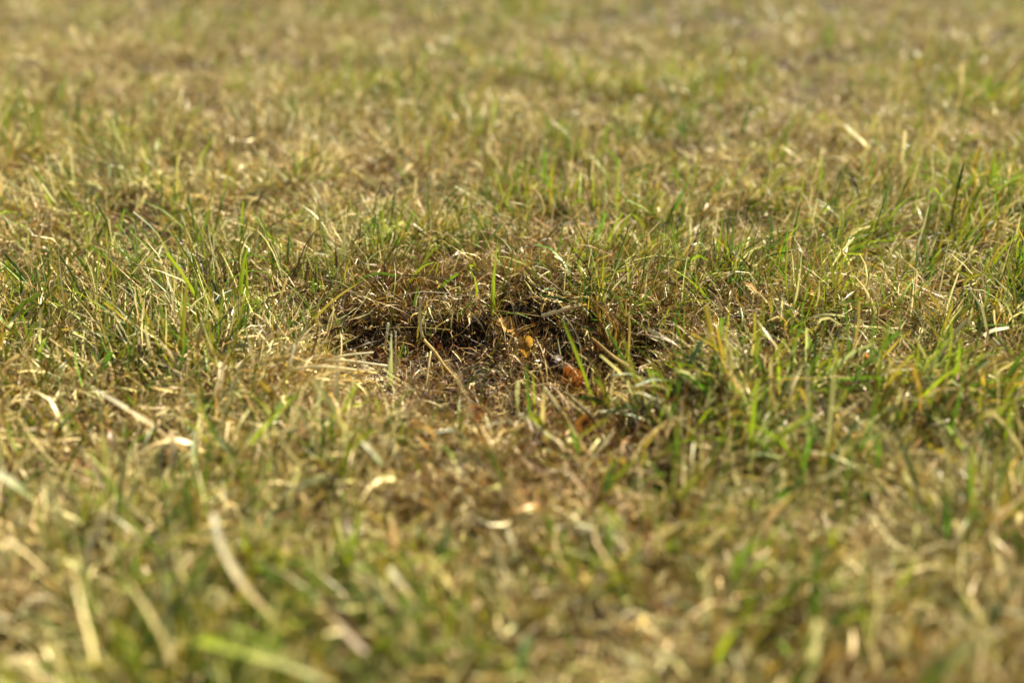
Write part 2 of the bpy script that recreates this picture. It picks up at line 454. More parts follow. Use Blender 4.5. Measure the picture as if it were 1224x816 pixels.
def scatter_nodes(name, pts, protos, scale, label, cat, tilt=.15):
    pm = bpy.data.meshes.new(name); pm.from_pydata([tuple(map(float, p)) for p in pts], [], []); pm.update()
    o = put(name, pm)
    col = bpy.data.collections.new(name + '_tufts')
    for m in protos: col.objects.link(bpy.data.objects.new('tuft', m))
    ng = bpy.data.node_groups.new(name, 'GeometryNodeTree')
    ng.interface.new_socket('Geometry', in_out='INPUT', socket_type='NodeSocketGeometry')
    ng.interface.new_socket('Geometry', in_out='OUTPUT', socket_type='NodeSocketGeometry')
    gi, go = ng.nodes.new('NodeGroupInput'), ng.nodes.new('NodeGroupOutput')
    ci = ng.nodes.new('GeometryNodeCollectionInfo'); ci.inputs['Collection'].default_value = col; ci.inputs['Separate Children'].default_value = True
    ip = ng.nodes.new('GeometryNodeInstanceOnPoints'); ip.inputs['Pick Instance'].default_value = True
    rv = ng.nodes.new('FunctionNodeRandomValue'); rv.data_type = 'FLOAT_VECTOR'
    rv.inputs[0].default_value = (-tilt, -tilt, 0); rv.inputs[1].default_value = (tilt, tilt, 6.283)
    rs = ng.nodes.new('FunctionNodeRandomValue'); rs.data_type = 'FLOAT'
    [i for i in rs.inputs if i.name == 'Min' and i.type == 'VALUE'][0].default_value = scale[0]
    [i for i in rs.inputs if i.name == 'Max' and i.type == 'VALUE'][0].default_value = scale[1]
    ng.links.new(gi.outputs[0], ip.inputs['Points']); ng.links.new(ci.outputs[0], ip.inputs['Instance'])
    ng.links.new(rv.outputs[0], ip.inputs['Rotation']); ng.links.new([q for q in rs.outputs if q.type == 'VALUE'][0], ip.inputs['Scale']); ng.links.new(ip.outputs[0], go.inputs[0])
    o.modifiers.new(name, 'NODES').node_group = ng
    return tag(o, label, cat, kind='stuff')

def d_thatch(x, y): return (1 - .80 * hollow(x, y)) * (1 - np.clip(blobs(x, y, [(432, 406, 48, 26, 1.2)]), 0, .95)) * np.clip(1.25 - .9 * y, .12, 1) * np.clip(2.2 * fbm(x, y, .018, 91) - .35, .1, 1) * cover(x, y) * (.5 + .5 * (1 - greenness(x, y)))
tp = scatter(17000, d_thatch, y1=1.5)
tz = ground_z(tp[:, 0], tp[:, 1]); tb = brownness(tp[:, 0], tp[:, 1]) + .5 * hollow(tp[:, 0], tp[:, 1]) > rng.random(len(tp)) * .75
tp = np.stack([tp[:, 0], tp[:, 1], tz], 1)
scatter_nodes('straw_thatch', tp[~tb], [thatch_tuft(['straw', 'tan', 'gold', 'grey', 'olive'], [.46, .24, .10, .10, .10], k) for k in range(8)], (.6, 1.25), 'fine curled straw coloured thatch matted between the grass blades', 'thatch')
scatter_nodes('brown_thatch', tp[tb], [thatch_tuft(['tan', 'brown', 'gold', 'rust', 'straw'], [.38, .28, .14, .10, .10], k) for k in range(8)], (.6, 1.3), 'fine curled rusty brown thatch matted round and behind the hollow', 'thatch')

# --- litter lying on the soil
def d_lit(x, y): return (1 + 1.2 * hollow(x, y)) / 2.2 * (1 - np.clip(blobs(x, y, [(432, 406, 42, 20, .8)]), 0, .8)) * falloff(y) * (.4 + .9 * fbm(x, y, .025, 81))
def litter(n):
    p = scatter(n, d_lit)
    base = np.stack([p[:, 0], p[:, 1], np.zeros(n)], 1)
    hl = hollow(p[:, 0], p[:, 1]); L = np.clip(rng.gamma(3, .0045, n), .003, .035) * (1 - .35 * hl); W = rng.uniform(.00025, .0010, n) * (1 - .35 * hl)
    br = np.clip(brownness(p[:, 0], p[:, 1]) + .25 + .35 * hl, 0, .9)
    c = np.where((rng.random(n) < br)[:, None], pick(['brown', 'tan', 'rust', 'soil'], [.44, .20, .08, .28], n), pick(['straw', 'tan', 'grey', 'brown'], [.38, .27, .15, .20], n))
    c = jitter(c, .2)
    v = blades(base, rng.uniform(0, 6.283, n), rng.normal(1.35, .22, n), rng.normal(.1, .5, n), L, W, rng.normal(0, 1.1, n), rng.normal(0, 2, n),
               rng.normal(0, 1.2, n), c, jitter(c, .1), 3, 0, square=rng.random(n) < .5)
    # pieces lie at different heights of the mat
    up = np.repeat(np.abs(rng.normal(0, .0035, n)) * (1 - .8 * hollow(p[:, 0], p[:, 1])), 8)
    v[0][:, 2] += up + .0012
    return v
l1 = litter(74000)
me = mesh_np('dead_litter', l1[0], l1[1], M_LITTER, l1[2], l1[3])
tag(put('dead_litter', me), 'mat of dead brown grass pieces lying on the soil', 'litter', kind='stuff')

# --- soil crumbs in the hollow
def crumbs(n):
    t = (1 + 5 ** .5) / 2
    iv = np.array([(-1, t, 0), (1, t, 0), (-1, -t, 0), (1, -t, 0), (0, -1, t), (0, 1, t), (0, -1, -t), (0, 1, -t), (t, 0, -1), (t, 0, 1), (-t, 0, -1), (-t, 0, 1)]) / 1.9
    fc = np.array([(0, 11, 5), (0, 5, 1), (0, 1, 7), (0, 7, 10), (0, 10, 11), (1, 5, 9), (5, 11, 4), (11, 10, 2), (10, 7, 6), (7, 1, 8),
                   (3, 9, 4), (3, 4, 2), (3, 2, 6), (3, 6, 8), (3, 8, 9), (4, 9, 5), (2, 4, 11), (6, 2, 10), (8, 6, 7), (9, 8, 1)])
    p = scatter(n, lambda x, y: np.clip(hollow(x, y) + .03, 0, 1), .3, .95)
    r = np.clip(rng.gamma(2.0, .00034, n), .00025, .0028)
    v = iv[None] * (1 + rng.normal(0, .2, (n, 12, 1))) * r[:, None, None] * rng.uniform(.7, 1.3, (n, 1, 3))
    gz = ground_z(p[:, 0], p[:, 1]) + hollow(p[:, 0], p[:, 1]) * 0.006 * (fbm(p[:, 0], p[:, 1], 0.012, 41, 3) - 0.5)
    v = v + np.stack([p[:, 0], p[:, 1], gz + r * .3], 1)[:, None]
    sandy = np.clip(blobs(p[:, 0], p[:, 1], [(432, 402, 48, 22, 1.2)]), 0, 1)
    c = np.where((rng.random(n) < .2 + .7 * sandy)[:, None], np.array([.26, .21, .145]), np.array([.055, .037, .021])) * rng.uniform(.6, 1.4, (n, 1))
    return v.reshape(-1, 3), (fc[None] + np.arange(n)[:, None, None] * 12).reshape(-1, 3), np.repeat(c, 12, 0)
v, f, c = crumbs(2200)
tag(put('soil_crumbs', mesh_np('soil_crumbs', v, f, M_CRUMB, c, smooth=False)), 'loose crumbs of soil and grit in the bare hollow', 'soil', kind='stuff')

# --- lawn farther than the camera sees, so that the place goes on: sods of grass repeated by geometry nodes
def sod():
    n = 11000
    rr = .27 * np.sqrt(rng.random(n)); aa = rng.uniform(0, 6.283, n); p = np.stack([rr * np.cos(aa), rr * np.sin(aa)], 1); base = np.stack([p[:, 0], p[:, 1] + 5000, np.zeros(n)], 1)
    isg = rng.random(n) < .33
    c = np.where(isg[:, None], pick(['lime', 'green', 'olive'], [.4, .35, .25], n), pick(['straw', 'tan', 'gold', 'brown'], [.45, .3, .15, .1], n))
    c = jitter(c)
    v, f, t, a = blades(base, rng.uniform(0, 6.283, n), np.abs(rng.normal(.6, .45, n)), rng.normal(.8, .7, n), np.clip(rng.gamma(5, .0034, n), .005, .036), rng.uniform(.0006, .0016, n),
                        rng.normal(0, 1, n), rng.normal(0, 1, n), rng.normal(0, .6, n), c, c, 3, 0)
    v[:, 1] -= 5000
    return mesh_np('sod', v, f, M_DRY, t, a)
pts = []
for gx in np.arange(-9, 9.01, .30):
    for gy in np.arange(-2.0, 12, .30):
        x = gx + rng.uniform(-.05, .05); y = gy + rng.uniform(-.05, .05)
        if -.1 < y < 2.12 and abs(x) < halfwidth(max(y, .1)) + .30: continue
        if abs(x) < .3 and abs(y) < .3: continue
        pts.append((x, y, 0))
for y in np.arange(-.25, 2.3, .13):
    for sd in (-1, 1):
        for e in (.16, .34): pts.append((sd * (halfwidth(max(y, .1)) + e), y, 0))
for x in np.arange(-1.2, 1.21, .2): pts.append((x, 2.1, 0))
scatter_nodes('lawn_around', pts, [sod() for _ in range(2)], (.9, 1.1), 'dry lawn going on around and beyond the close patch', 'lawn', 0)

# ------------------------------------------------------------------ single things that stand out of the lawn
def smooth_path(P, n):
    P = np.array(P, float)
    if len(P) == 2: P = np.array([P[0], P[0] * .5 + P[1] * .5 + np.array([0, 0, .0006]), P[1]])
    Q = np.vstack([2 * P[0] - P[1], P, 2 * P[-1] - P[-2]]); m = len(P) - 1; out = []
    for t in np.linspace(0, m - 1e-6, n):
        i = int(t); f = t - i; a, b, c, d = Q[i:i + 4]
        out.append(.5 * (2 * b + (c - a) * f + (2 * a - 5 * b + 4 * c - d) * f * f + (3 * b - a - 3 * c + d) * f ** 3))
    return np.array(out)

def up(pts, lean=0.0):
    """path rising from the soil at the first place; the tip stands lean metres nearer to (-) or farther from (+) the lens"""
    b = G(*pts[0]); out = [b - np.array([0, 0, .002])]
    for k, q in enumerate(pts[1:], 1): out.append(AT(q[0], q[1], b[1] + lean * k / (len(pts) - 1)))
    return out

def lie(pts):
    """path lying in or on the grass: (x, y, height over the soil)"""
    return [G(*q) for q in pts]

def px_size(p): return float(np.linalg.norm(p - np.array([0, 0, CAM_H]))) * TANH / 612

def frame_of(P):
    D = np.gradient(P, axis=0); D /= np.linalg.norm(D, axis=1, keepdims=True)
    up_ = np.array([.08, -.12, .99]); s = np.cross(D, up_); s /= np.linalg.norm(s, axis=1, keepdims=True) + 1e-9
    return D, s, np.cross(s, D)

def blade_mesh(name, path, width_px, c0, c1, blunt=False, roll=0.35, twist=.5, fold=.4, mat=None, n=14, taper_base=.7):
    """one leaf: a strip folded along its middle"""
    P = smooth_path(path, n); D, s, nn = frame_of(P); t = np.linspace(0, 1, n)
    w = width_px * px_size(P.mean(0)) / 2
    prof = (taper_base + (1 - taper_base) * np.minimum(t * 4, 1)) * (1 - (.35 if blunt else .95) * t ** (5 if blunt else 2.4)) * (1 + .06 * np.sin(t * 17 + len(name) + path[0][0] * 900))
    if mat is M_STRAW:                       # a bleached blade lies with its flat side to the sun
        su = np.array(to_sun); ey = np.array([0, 0, CAM_H]) - P[n // 2]; ey /= np.linalg.norm(ey)
        def lit(a_):
            q_ = np.cross(s[n // 2] * math.cos(a_) + nn[n // 2] * math.sin(a_), D[n // 2]); return abs(q_ @ su) * abs(q_ @ ey) ** .5
        roll = max(np.linspace(-1.2, 1.2, 25), key=lit)
        prof = prof * (1 + .16 * (vnoise(t * 9, t * 0 + path[0][1] * 900, 1, 55) - .5)); twist = .1
    a = roll + twist * (t - .5); sd = s * np.cos(a)[:, None] + nn * np.sin(a)[:, None]; nm = np.cross(sd, D)
    W = (w * prof)[:, None]; m = 5
    ring = np.stack([P - sd * W + nm * W * fold, P - sd * W * .5 + nm * W * fold * .38, P, P + sd * W * .5 + nm * W * fold * .38, P + sd * W + nm * W * fold], 1)
    V = ring.reshape(-1, 3)
    F = [(i * m + j, i * m + j + 1, (i + 1) * m + j + 1, (i + 1) * m + j) for i in range(n - 1) for j in range(m - 1)]
    c0 = np.array(PAL[c0] if isinstance(c0, str) else c0); c1 = np.array(PAL[c1] if isinstance(c1, str) else c1)
    blotch = 1 + (.7 if mat is M_STRAW else .22) * (vnoise(t * 6, np.full(n, path[0][0] * 800), 1, 77) - .5)
    tint = np.repeat((c0[None] * (1 - t[:, None]) + c1[None] * t[:, None]) * blotch[:, None], m, 0)
    uu = np.tile(np.array([-1, -.5, 0, .5, 1]) * .12, n)
    al = np.stack([uu + path[0][0] * 50, np.repeat(t, m) + path[0][1] * 40, np.zeros(n * m)], 1)
    return mesh_np(name, V, np.array(F), mat or M_GREEN, tint, al)

def tube_mesh(name, path, width_px, c0, c1, n=14, end=.7, mat=None, wob=.08):
    P = smooth_path(path, n); D, s, nn = frame_of(P); t = np.linspace(0, 1, n)
    r = width_px * px_size(P.mean(0)) / 2 * (1 - (1 - end) * t) * (1 + wob * np.sin(t * 21 + path[0][0] * 700)); m = 7
    an = np.arange(m) * 2 * math.pi / m
    V = (P[:, None] + r[:, None, None] * (np.cos(an)[None, :, None] * s[:, None] + np.sin(an)[None, :, None] * nn[:, None])).reshape(-1, 3)
    V = np.vstack([V, P[0] - D[0] * r[0] * .3, P[-1] + D[-1] * r[-1] * .3])
    F = [(i * m + j, i * m + (j + 1) % m, (i + 1) * m + (j + 1) % m, (i + 1) * m + j) for i in range(n - 1) for j in range(m)]
    T = [(n * m, (j + 1) % m, j, j) for j in range(m)] + [(n * m + 1, (n - 1) * m + j, (n - 1) * m + (j + 1) % m, (n - 1) * m + j) for j in range(m)]
    c0 = np.array(PAL[c0] if isinstance(c0, str) else c0); c1 = np.array(PAL[c1] if isinstance(c1, str) else c1)
    tint = np.repeat((c0[None] * (1 - t[:, None]) + c1[None] * t[:, None]), m, 0); tint = np.vstack([tint, c0, c1])
    al = np.stack([np.tile(np.arange(m) / m * .25, n) + path[0][0] * 50, np.repeat(t, m) + path[0][1] * 40, np.zeros(n * m)], 1); al = np.vstack([al, al[0], al[-1]])
    quads = np.array(F)
    tri = np.array([q[:3] for q in T])
    allf = np.vstack([np.stack([quads[:, 0], quads[:, 1], quads[:, 2]], 1), np.stack([quads[:, 0], quads[:, 2], quads[:, 3]], 1), tri])
    return mesh_np(name, V, allf, mat or M_STRAW, tint, al)

def root(name, at, label, cat, group=None):
    o = bpy.data.objects.new(name, None); C.objects.link(o); o.location = [float(v) for v in at]; o.empty_display_size = .004
    return tag(o, label, cat, group)

def child(name, me, parent):
    o = put(name, me, parent); me.transform(__import__('mathutils').Matrix.Translation(-parent.location)); return o

WHITE = (.47, .46, .345); PALE = (.27, .26, .11); PGREEN = (.16, .20, .055); BRIGHT = (.17, .225, .022)

# --- single leaves: name, label, category, group, path, width, base colour, tip colour, blunt
for (nm, lab, cat, grp, path, w, c0, c1, bl, mt) in [
    ('dry_grass_strand', 'flat bleached white grass blade lying slanted across the grass left of the hollow', 'grass blade', 'bleached broad blades',
     lie([(222, 540, .014), (190, 516, .018), (152, 490, .021), (112, 466, .023)]), 11, 'tan', WHITE, True, M_STRAW),
    ('dry_grass_strand', 'thick curved whitish grass blade standing out of the blurred grass in the lower left', 'grass blade', 'bleached broad blades',
     lie([(345, 757, .020), (303, 716, .026), (277, 680, .030), (261, 645, .033), (255, 614, .036)]), 11, 'tan', WHITE, True, M_STRAW),
    ('dry_grass_strand', 'short pale blade end poking in at the left edge of the lawn', 'grass blade', 'bleached broad blades',
     lie([(34, 594, .022), (12, 576, .025), (-14, 558, .028)]), 12, PGREEN, WHITE, True, M_STRAW),
    ('green_grass_strand', 'broad yellow-green blade at the bottom edge below the thick curved whitish blade', 'grass blade', 'broad blurred blades close to the lens',
     lie([(238, 764, .028), (320, 790, .026), (408, 822, .022)]), 24, 'lime', PALE, False, M_GREEN),
    ('dry_grass_strand', 'broad tan dry blade close to the lens, right of the thick curved whitish blade', 'grass blade', 'broad blurred blades close to the lens',
     lie([(440, 778, .022), (415, 748, .026), (385, 712, .030)]), 18, 'brown', 'tan', True, M_DRY),
    ('green_grass_strand', 'blunt pale green leaf tip close to the lens below the hollow', 'grass blade', 'broad blurred blades close to the lens',
     lie([(462, 778, .020), (480, 750, .026), (503, 724, .032)]), 24, 'lime', PALE, True, M_GREEN),
    ('green_grass_strand', 'broad pale green blade slanting up at the bottom right edge', 'grass blade', 'broad blurred blades close to the lens',
     lie([(1105, 822, .022), (1140, 790, .028), (1182, 764, .034)]), 24, 'lime', PALE, True, M_GREEN),
    ('dry_grass_strand', 'short upright greyish tan blade in the blurred grass of the lower right', 'grass blade', None,
     up([(990, 712), (990, 676), (984, 640)], -.006), 9, 'tan', 'grey', True, M_DRY),
    ('dry_grass_strand', 'upright tan blade at the bottom edge, left of the blunt tan one', 'grass blade', 'tan blades close to the bottom edge',
     up([(846, 822), (850, 775), (858, 722)], -.008), 14, 'brown', 'tan', True, M_DRY),
    ('dry_grass_strand', 'tan blunt blade touching the bottom edge, next to the broad pale green one', 'grass blade', 'tan blades close to the bottom edge',
     up([(976, 828), (986, 800), (1000, 772)], -.008), 16, 'brown', 'tan', True, M_DRY),
    ('green_grass_strand', 'grey-green pale blade leaning right in the blurred grass below the orange leaf', 'grass blade', None,
     up([(690, 752), (702, 725), (722, 690)], -.004), 18, PGREEN, PALE, False, M_GREEN),
    ('dry_grass_strand', 'narrow whitish blade sloping down right in the blurred grass under the hollow', 'grass blade', None,
     lie([(494, 718, .018), (479, 699, .021), (464, 680, .024)]), 11, 'tan', WHITE, True, M_STRAW),
    ('dry_grass_strand', 'small white-green blade tip in front of the hollow, left of its middle', 'grass blade', None,
     lie([(456, 556, .018), (446, 543, .020), (432, 528, .022)]), 8, PGREEN, WHITE, True, M_STRAW),
    ('dry_grass_strand', 'short pale blurred dry blade lying in the far grass on the upper right', 'grass blade', None,
     lie([(1038, 177, .020), (1025, 165, .024), (1009, 150, .028)]), 7, 'straw', WHITE, True, M_STRAW),
    ('dry_grass_strand', 'white-tipped thin dry blade leaning left in the dry grass of the right side', 'grass blade', None,
     up([(1118, 330), (1100, 304), (1083, 283)], .002), 4.5, 'tan', WHITE, False, M_DRY),
    ('dry_grass_strand', 'pale arched dry blade in the grass behind the right rim of the hollow', 'grass blade', None,
     up([(814, 306), (819, 287), (838, 269)], .004), 6, 'straw', WHITE, True, M_STRAW),
    ('dry_grass_strand', 'white hooked dry blade beside the green clump at the right edge', 'grass blade', 'hooked white blades',
     up([(1175, 437), (1176, 408), (1184, 397), (1206, 392)], -.003), 6, 'straw', WHITE, True, M_STRAW),
    ('dry_grass_strand', 'white hooked dry blade right of the hollow, below the short pale stick', 'grass blade', 'hooked white blades',
     up([(812, 478), (815, 456), (823, 449), (839, 445)], -.003), 6, 'straw', WHITE, True, M_STRAW),
    ('green_grass_strand', 'bright lime green blade standing tall on the back rim of the hollow', 'grass blade', None,
     up([(587, 387), (590, 340), (596, 279)], -.004), 5.5, 'lime', BRIGHT, False, M_GREEN),
    ('green_grass_strand', 'long arching blade left of the hollow, pale at its foot and green towards its tip', 'grass blade', None,
     lie([(322, 378, .010), (372, 369, .012), (407, 340, .020), (426, 318, .028)]), 5, PALE, 'green', False, M_GREEN),
    ('green_grass_strand', 'light green blade bending down towards the back left rim of the hollow', 'grass blade', None,
     up([(464, 338), (451, 307), (437, 276)], .004), 5, 'straw', BRIGHT, False, M_GREEN),
    ('green_grass_strand', 'bright green blade arching over the right rim beside the dry brown tuft', 'grass blade', None,
     up([(760, 412), (751, 385), (733, 348)], .002), 6, BRIGHT, 'lime', False, M_GREEN),
    ('green_grass_strand', 'slim dark green upright blade in the dry grass right of the hollow, standing alone', 'grass blade', 'slim dark blades on the right side',
     up([(884, 386), (884, 355), (885, 320)], 0), 4.5, 'deep', 'deep', False, M_GREEN),
    ('green_grass_strand', 'long dark green blade leaning far right across the dry grass at the right', 'grass blade', 'slim dark blades on the right side',
     up([(1115, 388), (1150, 352), (1190, 311)], -.004), 5.5, 'deep', 'green', False, M_GREEN),
    ('green_grass_strand', 'whitish green blade crossing the foot of the long dark green leaning blade', 'grass blade', None,
     up([(1120, 418), (1117, 388), (1095, 349)], -.002), 6.5, 'straw', PGREEN, False, M_GREEN),
    ('green_grass_strand', 'thick dark green blurred blade leaning right at the right edge', 'grass blade', None,
     up([(1194, 478), (1208, 450), (1228, 412)], -.006), 12, 'deep', 'green', False, M_GREEN),
    ('green_grass_strand', 'short green blade standing in front of the pale straw heap', 'grass blade', 'short green blades on the near rim',
     up([(386, 474), (387, 458), (389, 438)], -.002), 7, 'green', 'lime', False, M_GREEN),
    ('green_grass_strand', 'green blade with a grey tip standing at the right end of the pale straw heap', 'grass blade', 'short green blades on the near rim',
     up([(466, 468), (467, 440), (468, 396)], -.002), 7, 'lime', (.34, .36, .20), False, M_GREEN),
    ('green_grass_strand', 'blurred olive blade standing right of the orange leaf', 'grass blade', 'short green blades on the near rim',
     up([(722, 494), (722, 475), (724, 452)], -.004), 9, 'lime', 'olive', False, M_GREEN),
    ('green_grass_strand', 'pale grey-green blade tip standing left of the orange leaf', 'grass blade', 'short green blades on the near rim',
     up([(617, 496), (617, 478), (619, 455)], -.004), 7, PGREEN, PALE, True, M_GREEN)]:
    me = blade_mesh(nm, path, w, c0, c1, bl, mat=mt)
    tag(put(nm, me), lab, cat, grp)

# --- shoots: several leaves out of one foot
def shoot(label, leaves, group=None, name='grass_shoot', lean=0.0, cat='grass shoot'):
    """leaves: (path in the photograph from the foot up, width, base colour, tip colour)"""
    at = G(*leaves[0][0][0]); r = root(name, at, label, cat, group)
    for k, (p, w, c0, c1) in enumerate(leaves):
        child('blade', blade_mesh('blade', up(p, lean + .002 * (k % 3 - 1)), w, c0, c1, roll=.3 + .5 * (k % 2)), r)
    st = [at - np.array([0, 0, .002]), at + np.array([0, 0, .003]), at + np.array([.0004, 0, .0065])]
    child('stem', tube_mesh('stem', st, max(2.5, leaves[0][1] * .8), 'straw', leaves[0][2], n=6, mat=M_GREEN), r)
    return r
SG = 'green grass shoots standing out of the dry lawn'
shoot('small green shoot with spread blades behind the bright lime blade, to its left', [([(501, 300), (499, 275), (494, 246)], 4, 'green', 'lime'), ([(503, 300), (510, 280), (524, 264)], 4, 'green', BRIGHT), ([(502, 300), (506, 280), (505, 258)], 3.5, 'deep', 'green')], SG)
shoot('dark green upright shoot with two blades in the lighter grass of the upper left', [([(324, 312), (325, 282), (328, 246)], 4.5, 'deep', 'deep'), ([(322, 312), (318, 285), (316, 262)], 3.5, 'deep', 'green'), ([(325, 312), (331, 290), (340, 276)], 3, 'deep', 'green')], SG)
shoot('shoot with three pale broad blades fanned out and one green upright, left of the hollow', [([(296, 390), (296, 350), (294, 303)], 4.5, 'green', 'lime'), ([(296, 390), (290, 370), (283, 350)], 7, 'lime', PALE), ([(297, 390), (306, 368), (321, 346)], 7.5, 'lime', PALE), ([(298, 390), (309, 381), (325, 377)], 7, PGREEN, PALE)], SG)
shoot('shoot of slanting green blades on the left side, nearest to the dark green upright shoot', [([(247, 356), (232, 322), (200, 270)], 5.5, 'green', 'lime'), ([(249, 356), (240, 330), (226, 296)], 4.5, 'green', 'green'), ([(250, 356), (253, 330), (262, 300)], 4, 'lime', BRIGHT)], SG)
shoot('shoot of long green blades leaning left in the middle of the left side', [([(205, 330), (180, 300), (148, 268)], 5, 'green', 'lime'), ([(206, 330), (192, 300), (178, 272)], 4, 'green', 'olive')], SG)
shoot('shoot with a green blade leaning left at the left edge', [([(60, 372), (30, 340), (-6, 306)], 7, 'green', 'lime'), ([(62, 372), (50, 345), (30, 318)], 5, 'lime', 'green')], SG)
shoot('short green shoot between the left edge and the fanned pale blades', [([(122, 366), (116, 340), (109, 312)], 5, 'green', PGREEN), ([(123, 366), (128, 345), (140, 328)], 4.5, 'lime', 'green'), ([(121, 366), (104, 352), (80, 334)], 5, 'green', PALE)], SG)
shoot('two slim green blades rising from one foot right of the dry brown tuft', [([(816, 382), (817, 358), (818, 326)], 4.5, 'green', 'lime'), ([(818, 382), (828, 358), (835, 326)], 4.5, 'green', BRIGHT)], SG)
shoot('slim green shoot right of the lone dark upright blade', [([(961, 356), (960, 330), (958, 303)], 4.5, 'deep', 'green'), ([(962, 356), (968, 335), (977, 318)], 4, 'green', 'lime')], SG)
shoot('green shoot with long left-leaning blade above the slim green shoot on the right', [([(1000, 322), (994, 297), (982, 268)], 4.5, 'green', 'deep'), ([(1001, 322), (1006, 300), (1010, 286)], 4, 'green', 'lime')], SG)
shoot('bright yellow-green shoot with broad blades in the upper right, beside the seed stalk', [([(1180, 248), (1172, 212), (1157, 180)], 8, 'lime', BRIGHT), ([(1182, 248), (1196, 222), (1222, 205)], 7, 'green', BRIGHT), ([(1181, 248), (1184, 215), (1190, 176)], 7, 'green', 'lime'), ([(1180, 248), (1166, 235), (1146, 228)], 6, 'lime', 'gold')], SG)
shoot('blurred bright green shoot with crossing blades below the right rim', [([(808, 628), (806, 575), (799, 520)], 9, 'green', BRIGHT), ([(809, 628), (820, 590), (842, 560)], 9, 'green', 'lime'), ([(807, 628), (792, 575), (766, 540)], 8, 'green', BRIGHT)], SG, lean=-.004)
shoot('blurred dark green shoot at the right edge below the thick leaning blade', [([(1196, 560), (1200, 520), (1212, 478)], 10, 'green', 'lime'), ([(1195, 560), (1184, 525), (1170, 500)], 9, 'deep', 'green')], SG, lean=-.004)
shoot('blurred green shoot in the lower middle, left of the blunt pale tip', [([(414, 690), (405, 640), (388, 585)], 12, 'green', 'lime'), ([(415, 690), (422, 650), (436, 606)], 11, 'green', BRIGHT), ([(413, 690), (398, 668), (372, 652)], 10, 'deep', 'green')], SG, lean=-.005)
shoot('blurred green shoot close to the lens in the lower right', [([(900, 760), (892, 715), (872, 665)], 14, 'green', 'lime'), ([(902, 760), (925, 728), (952, 716)], 13, 'lime', BRIGHT)], SG, lean=-.006)
shoot('dry brown tuft of upright withered blades on the right rim of the hollow',
      [([(728 + random.uniform(-14, 16), 424 + random.uniform(-8, 6)), (727 + random.uniform(-16, 18), 392), (728 + random.uniform(-24, 28), random.uniform(346, 372))],
        random.uniform(2.5, 4), 'brown', random.choice(['tan', 'rust', 'gold', 'brown', 'tan'])) for _ in range(22)], name='dry_grass_tuft', cat='dry tuft')
shoot('withered brown tuft overhanging the back left of the hollow above the sandy soil',
      [([(452 + random.uniform(-30, 34), 384 + random.uniform(-6, 5)), (452 + random.uniform(-32, 36), 366), (452 + random.uniform(-46, 50), random.uniform(338, 362))],
        random.uniform(2, 3.4), 'brown', random.choice(['tan', 'brown', 'gold', 'brown'])) for _ in range(22)], name='dry_grass_tuft', cat='dry tuft')

# --- seed stalk
r = root('seed_stalk', G(1134, 300), 'thin dark green seed stalk rising above the grass in the upper right', 'seed stalk')
sp = up([(1134, 300), (1139, 256), (1146, 220), (1152, 196)], 0)
child('stem', tube_mesh('stem', sp, 2.6, 'olive', 'olive', end=.6, mat=M_GREEN), r)
top = smooth_path(sp, 14)
child('seed_head', tube_mesh('seed_head', [top[8], top[10], top[12], top[13]], 3.8, 'green', 'olive', end=.35, wob=.25, mat=M_GREEN), r)
child('blade', blade_mesh('blade', up([(1134, 300), (1128, 270), (1112, 246)], 0), 4.5, 'green', 'lime'), r)

# --- straws with joints
def straw(label, sections, name='straw_stalk', group=None, cat='straw'):
    """sections: (path, width, colours); a swollen node joins one section to the next"""
    r = root(name, sections[0][0][0], label, cat, group)
    for k, (p, w, c0, c1) in enumerate(sections):
        child('stem', tube_mesh('stem', p, w, c0, c1, end=.88), r)
        if k:
            q = np.array(p[0]); d = np.array(p[1]) - q; d = d / np.linalg.norm(d) * .0011
            child('node', tube_mesh('node', [q - d, q, q + d], w * 1.3, 'tan', 'tan', n=6, end=.9, wob=.15), r)
    return r
straw('bent jointed straw, grey upright above and golden below, across the middle of the hollow', [
    (lie([(549, 458, .001), (531, 437, .006), (521, 422, .010), (506, 405, .014)]), 3.8, 'gold', 'straw'), (lie([(506, 405, .014), (502, 388, .021), (503, 356, .034)]), 3.4, (.42, .38, .24), (.36, .34, .22))])
straw('jointed pale straw sloping in the right of the hollow, green at its foot', [
    (lie([(775, 512, .004), (773, 486, .010), (765, 455, .014)]), 4, 'lime', 'olive'), (lie([(765, 455, .014), (748, 436, .018), (733, 426, .016), (707, 404, .021)]), 4, 'straw', 'tan')])
straw('blurred tan stalk before the orange-brown leaf, left one of a pair', [(lie([(704, 548, .004), (680, 508, .010), (667, 488, .014), (651, 464, .014)]), 6, 'tan', 'grey')], group='tan stalks before the orange leaf')
straw('blurred tan stalk before the orange-brown leaf, right one of a pair', [(lie([(735, 545, .002), (712, 506, .009), (699, 490, .013), (677, 470, .011)]), 5.5, 'brown', 'grey')], group='tan stalks before the orange leaf')
straw('short pale stick leaning right beside the right rim of the hollow', [(lie([(825, 427, .012), (838, 412, .018), (852, 399, .024)]), 5, WHITE, 'straw')])
straw('whitish twig lying level at the back of the hollow', [(lie([(648, 377, .010), (672, 371, .012), (702, 365, .015)]), 4, WHITE, 'tan')])
straw('thin white fibre stretched level over the dark left part of the hollow', [(lie([(450, 393, .003), (490, 391, .009), (538, 394, .006)]), .8, 'grey', 'straw')], name='dry_fibre', cat='fibre')
straw('thin pale fibre stretched level at the back of the hollow, left of the whitish twig', [(lie([(585, 371, .006), (612, 373, .010), (646, 378, .005)]), .8, 'straw', 'straw')], name='dry_fibre', cat='fibre')
straw('short cut stub of pale straw standing upright beside the sandy soil', [(up([(461, 432), (461, 415), (464, 386)], 0), 3.4, 'gold', WHITE)])
straw('fine white stalk standing upright in the hollow just right of the cut stub', [(up([(474, 432), (473, 412), (473, 396)], 0), 2, 'straw', WHITE)])
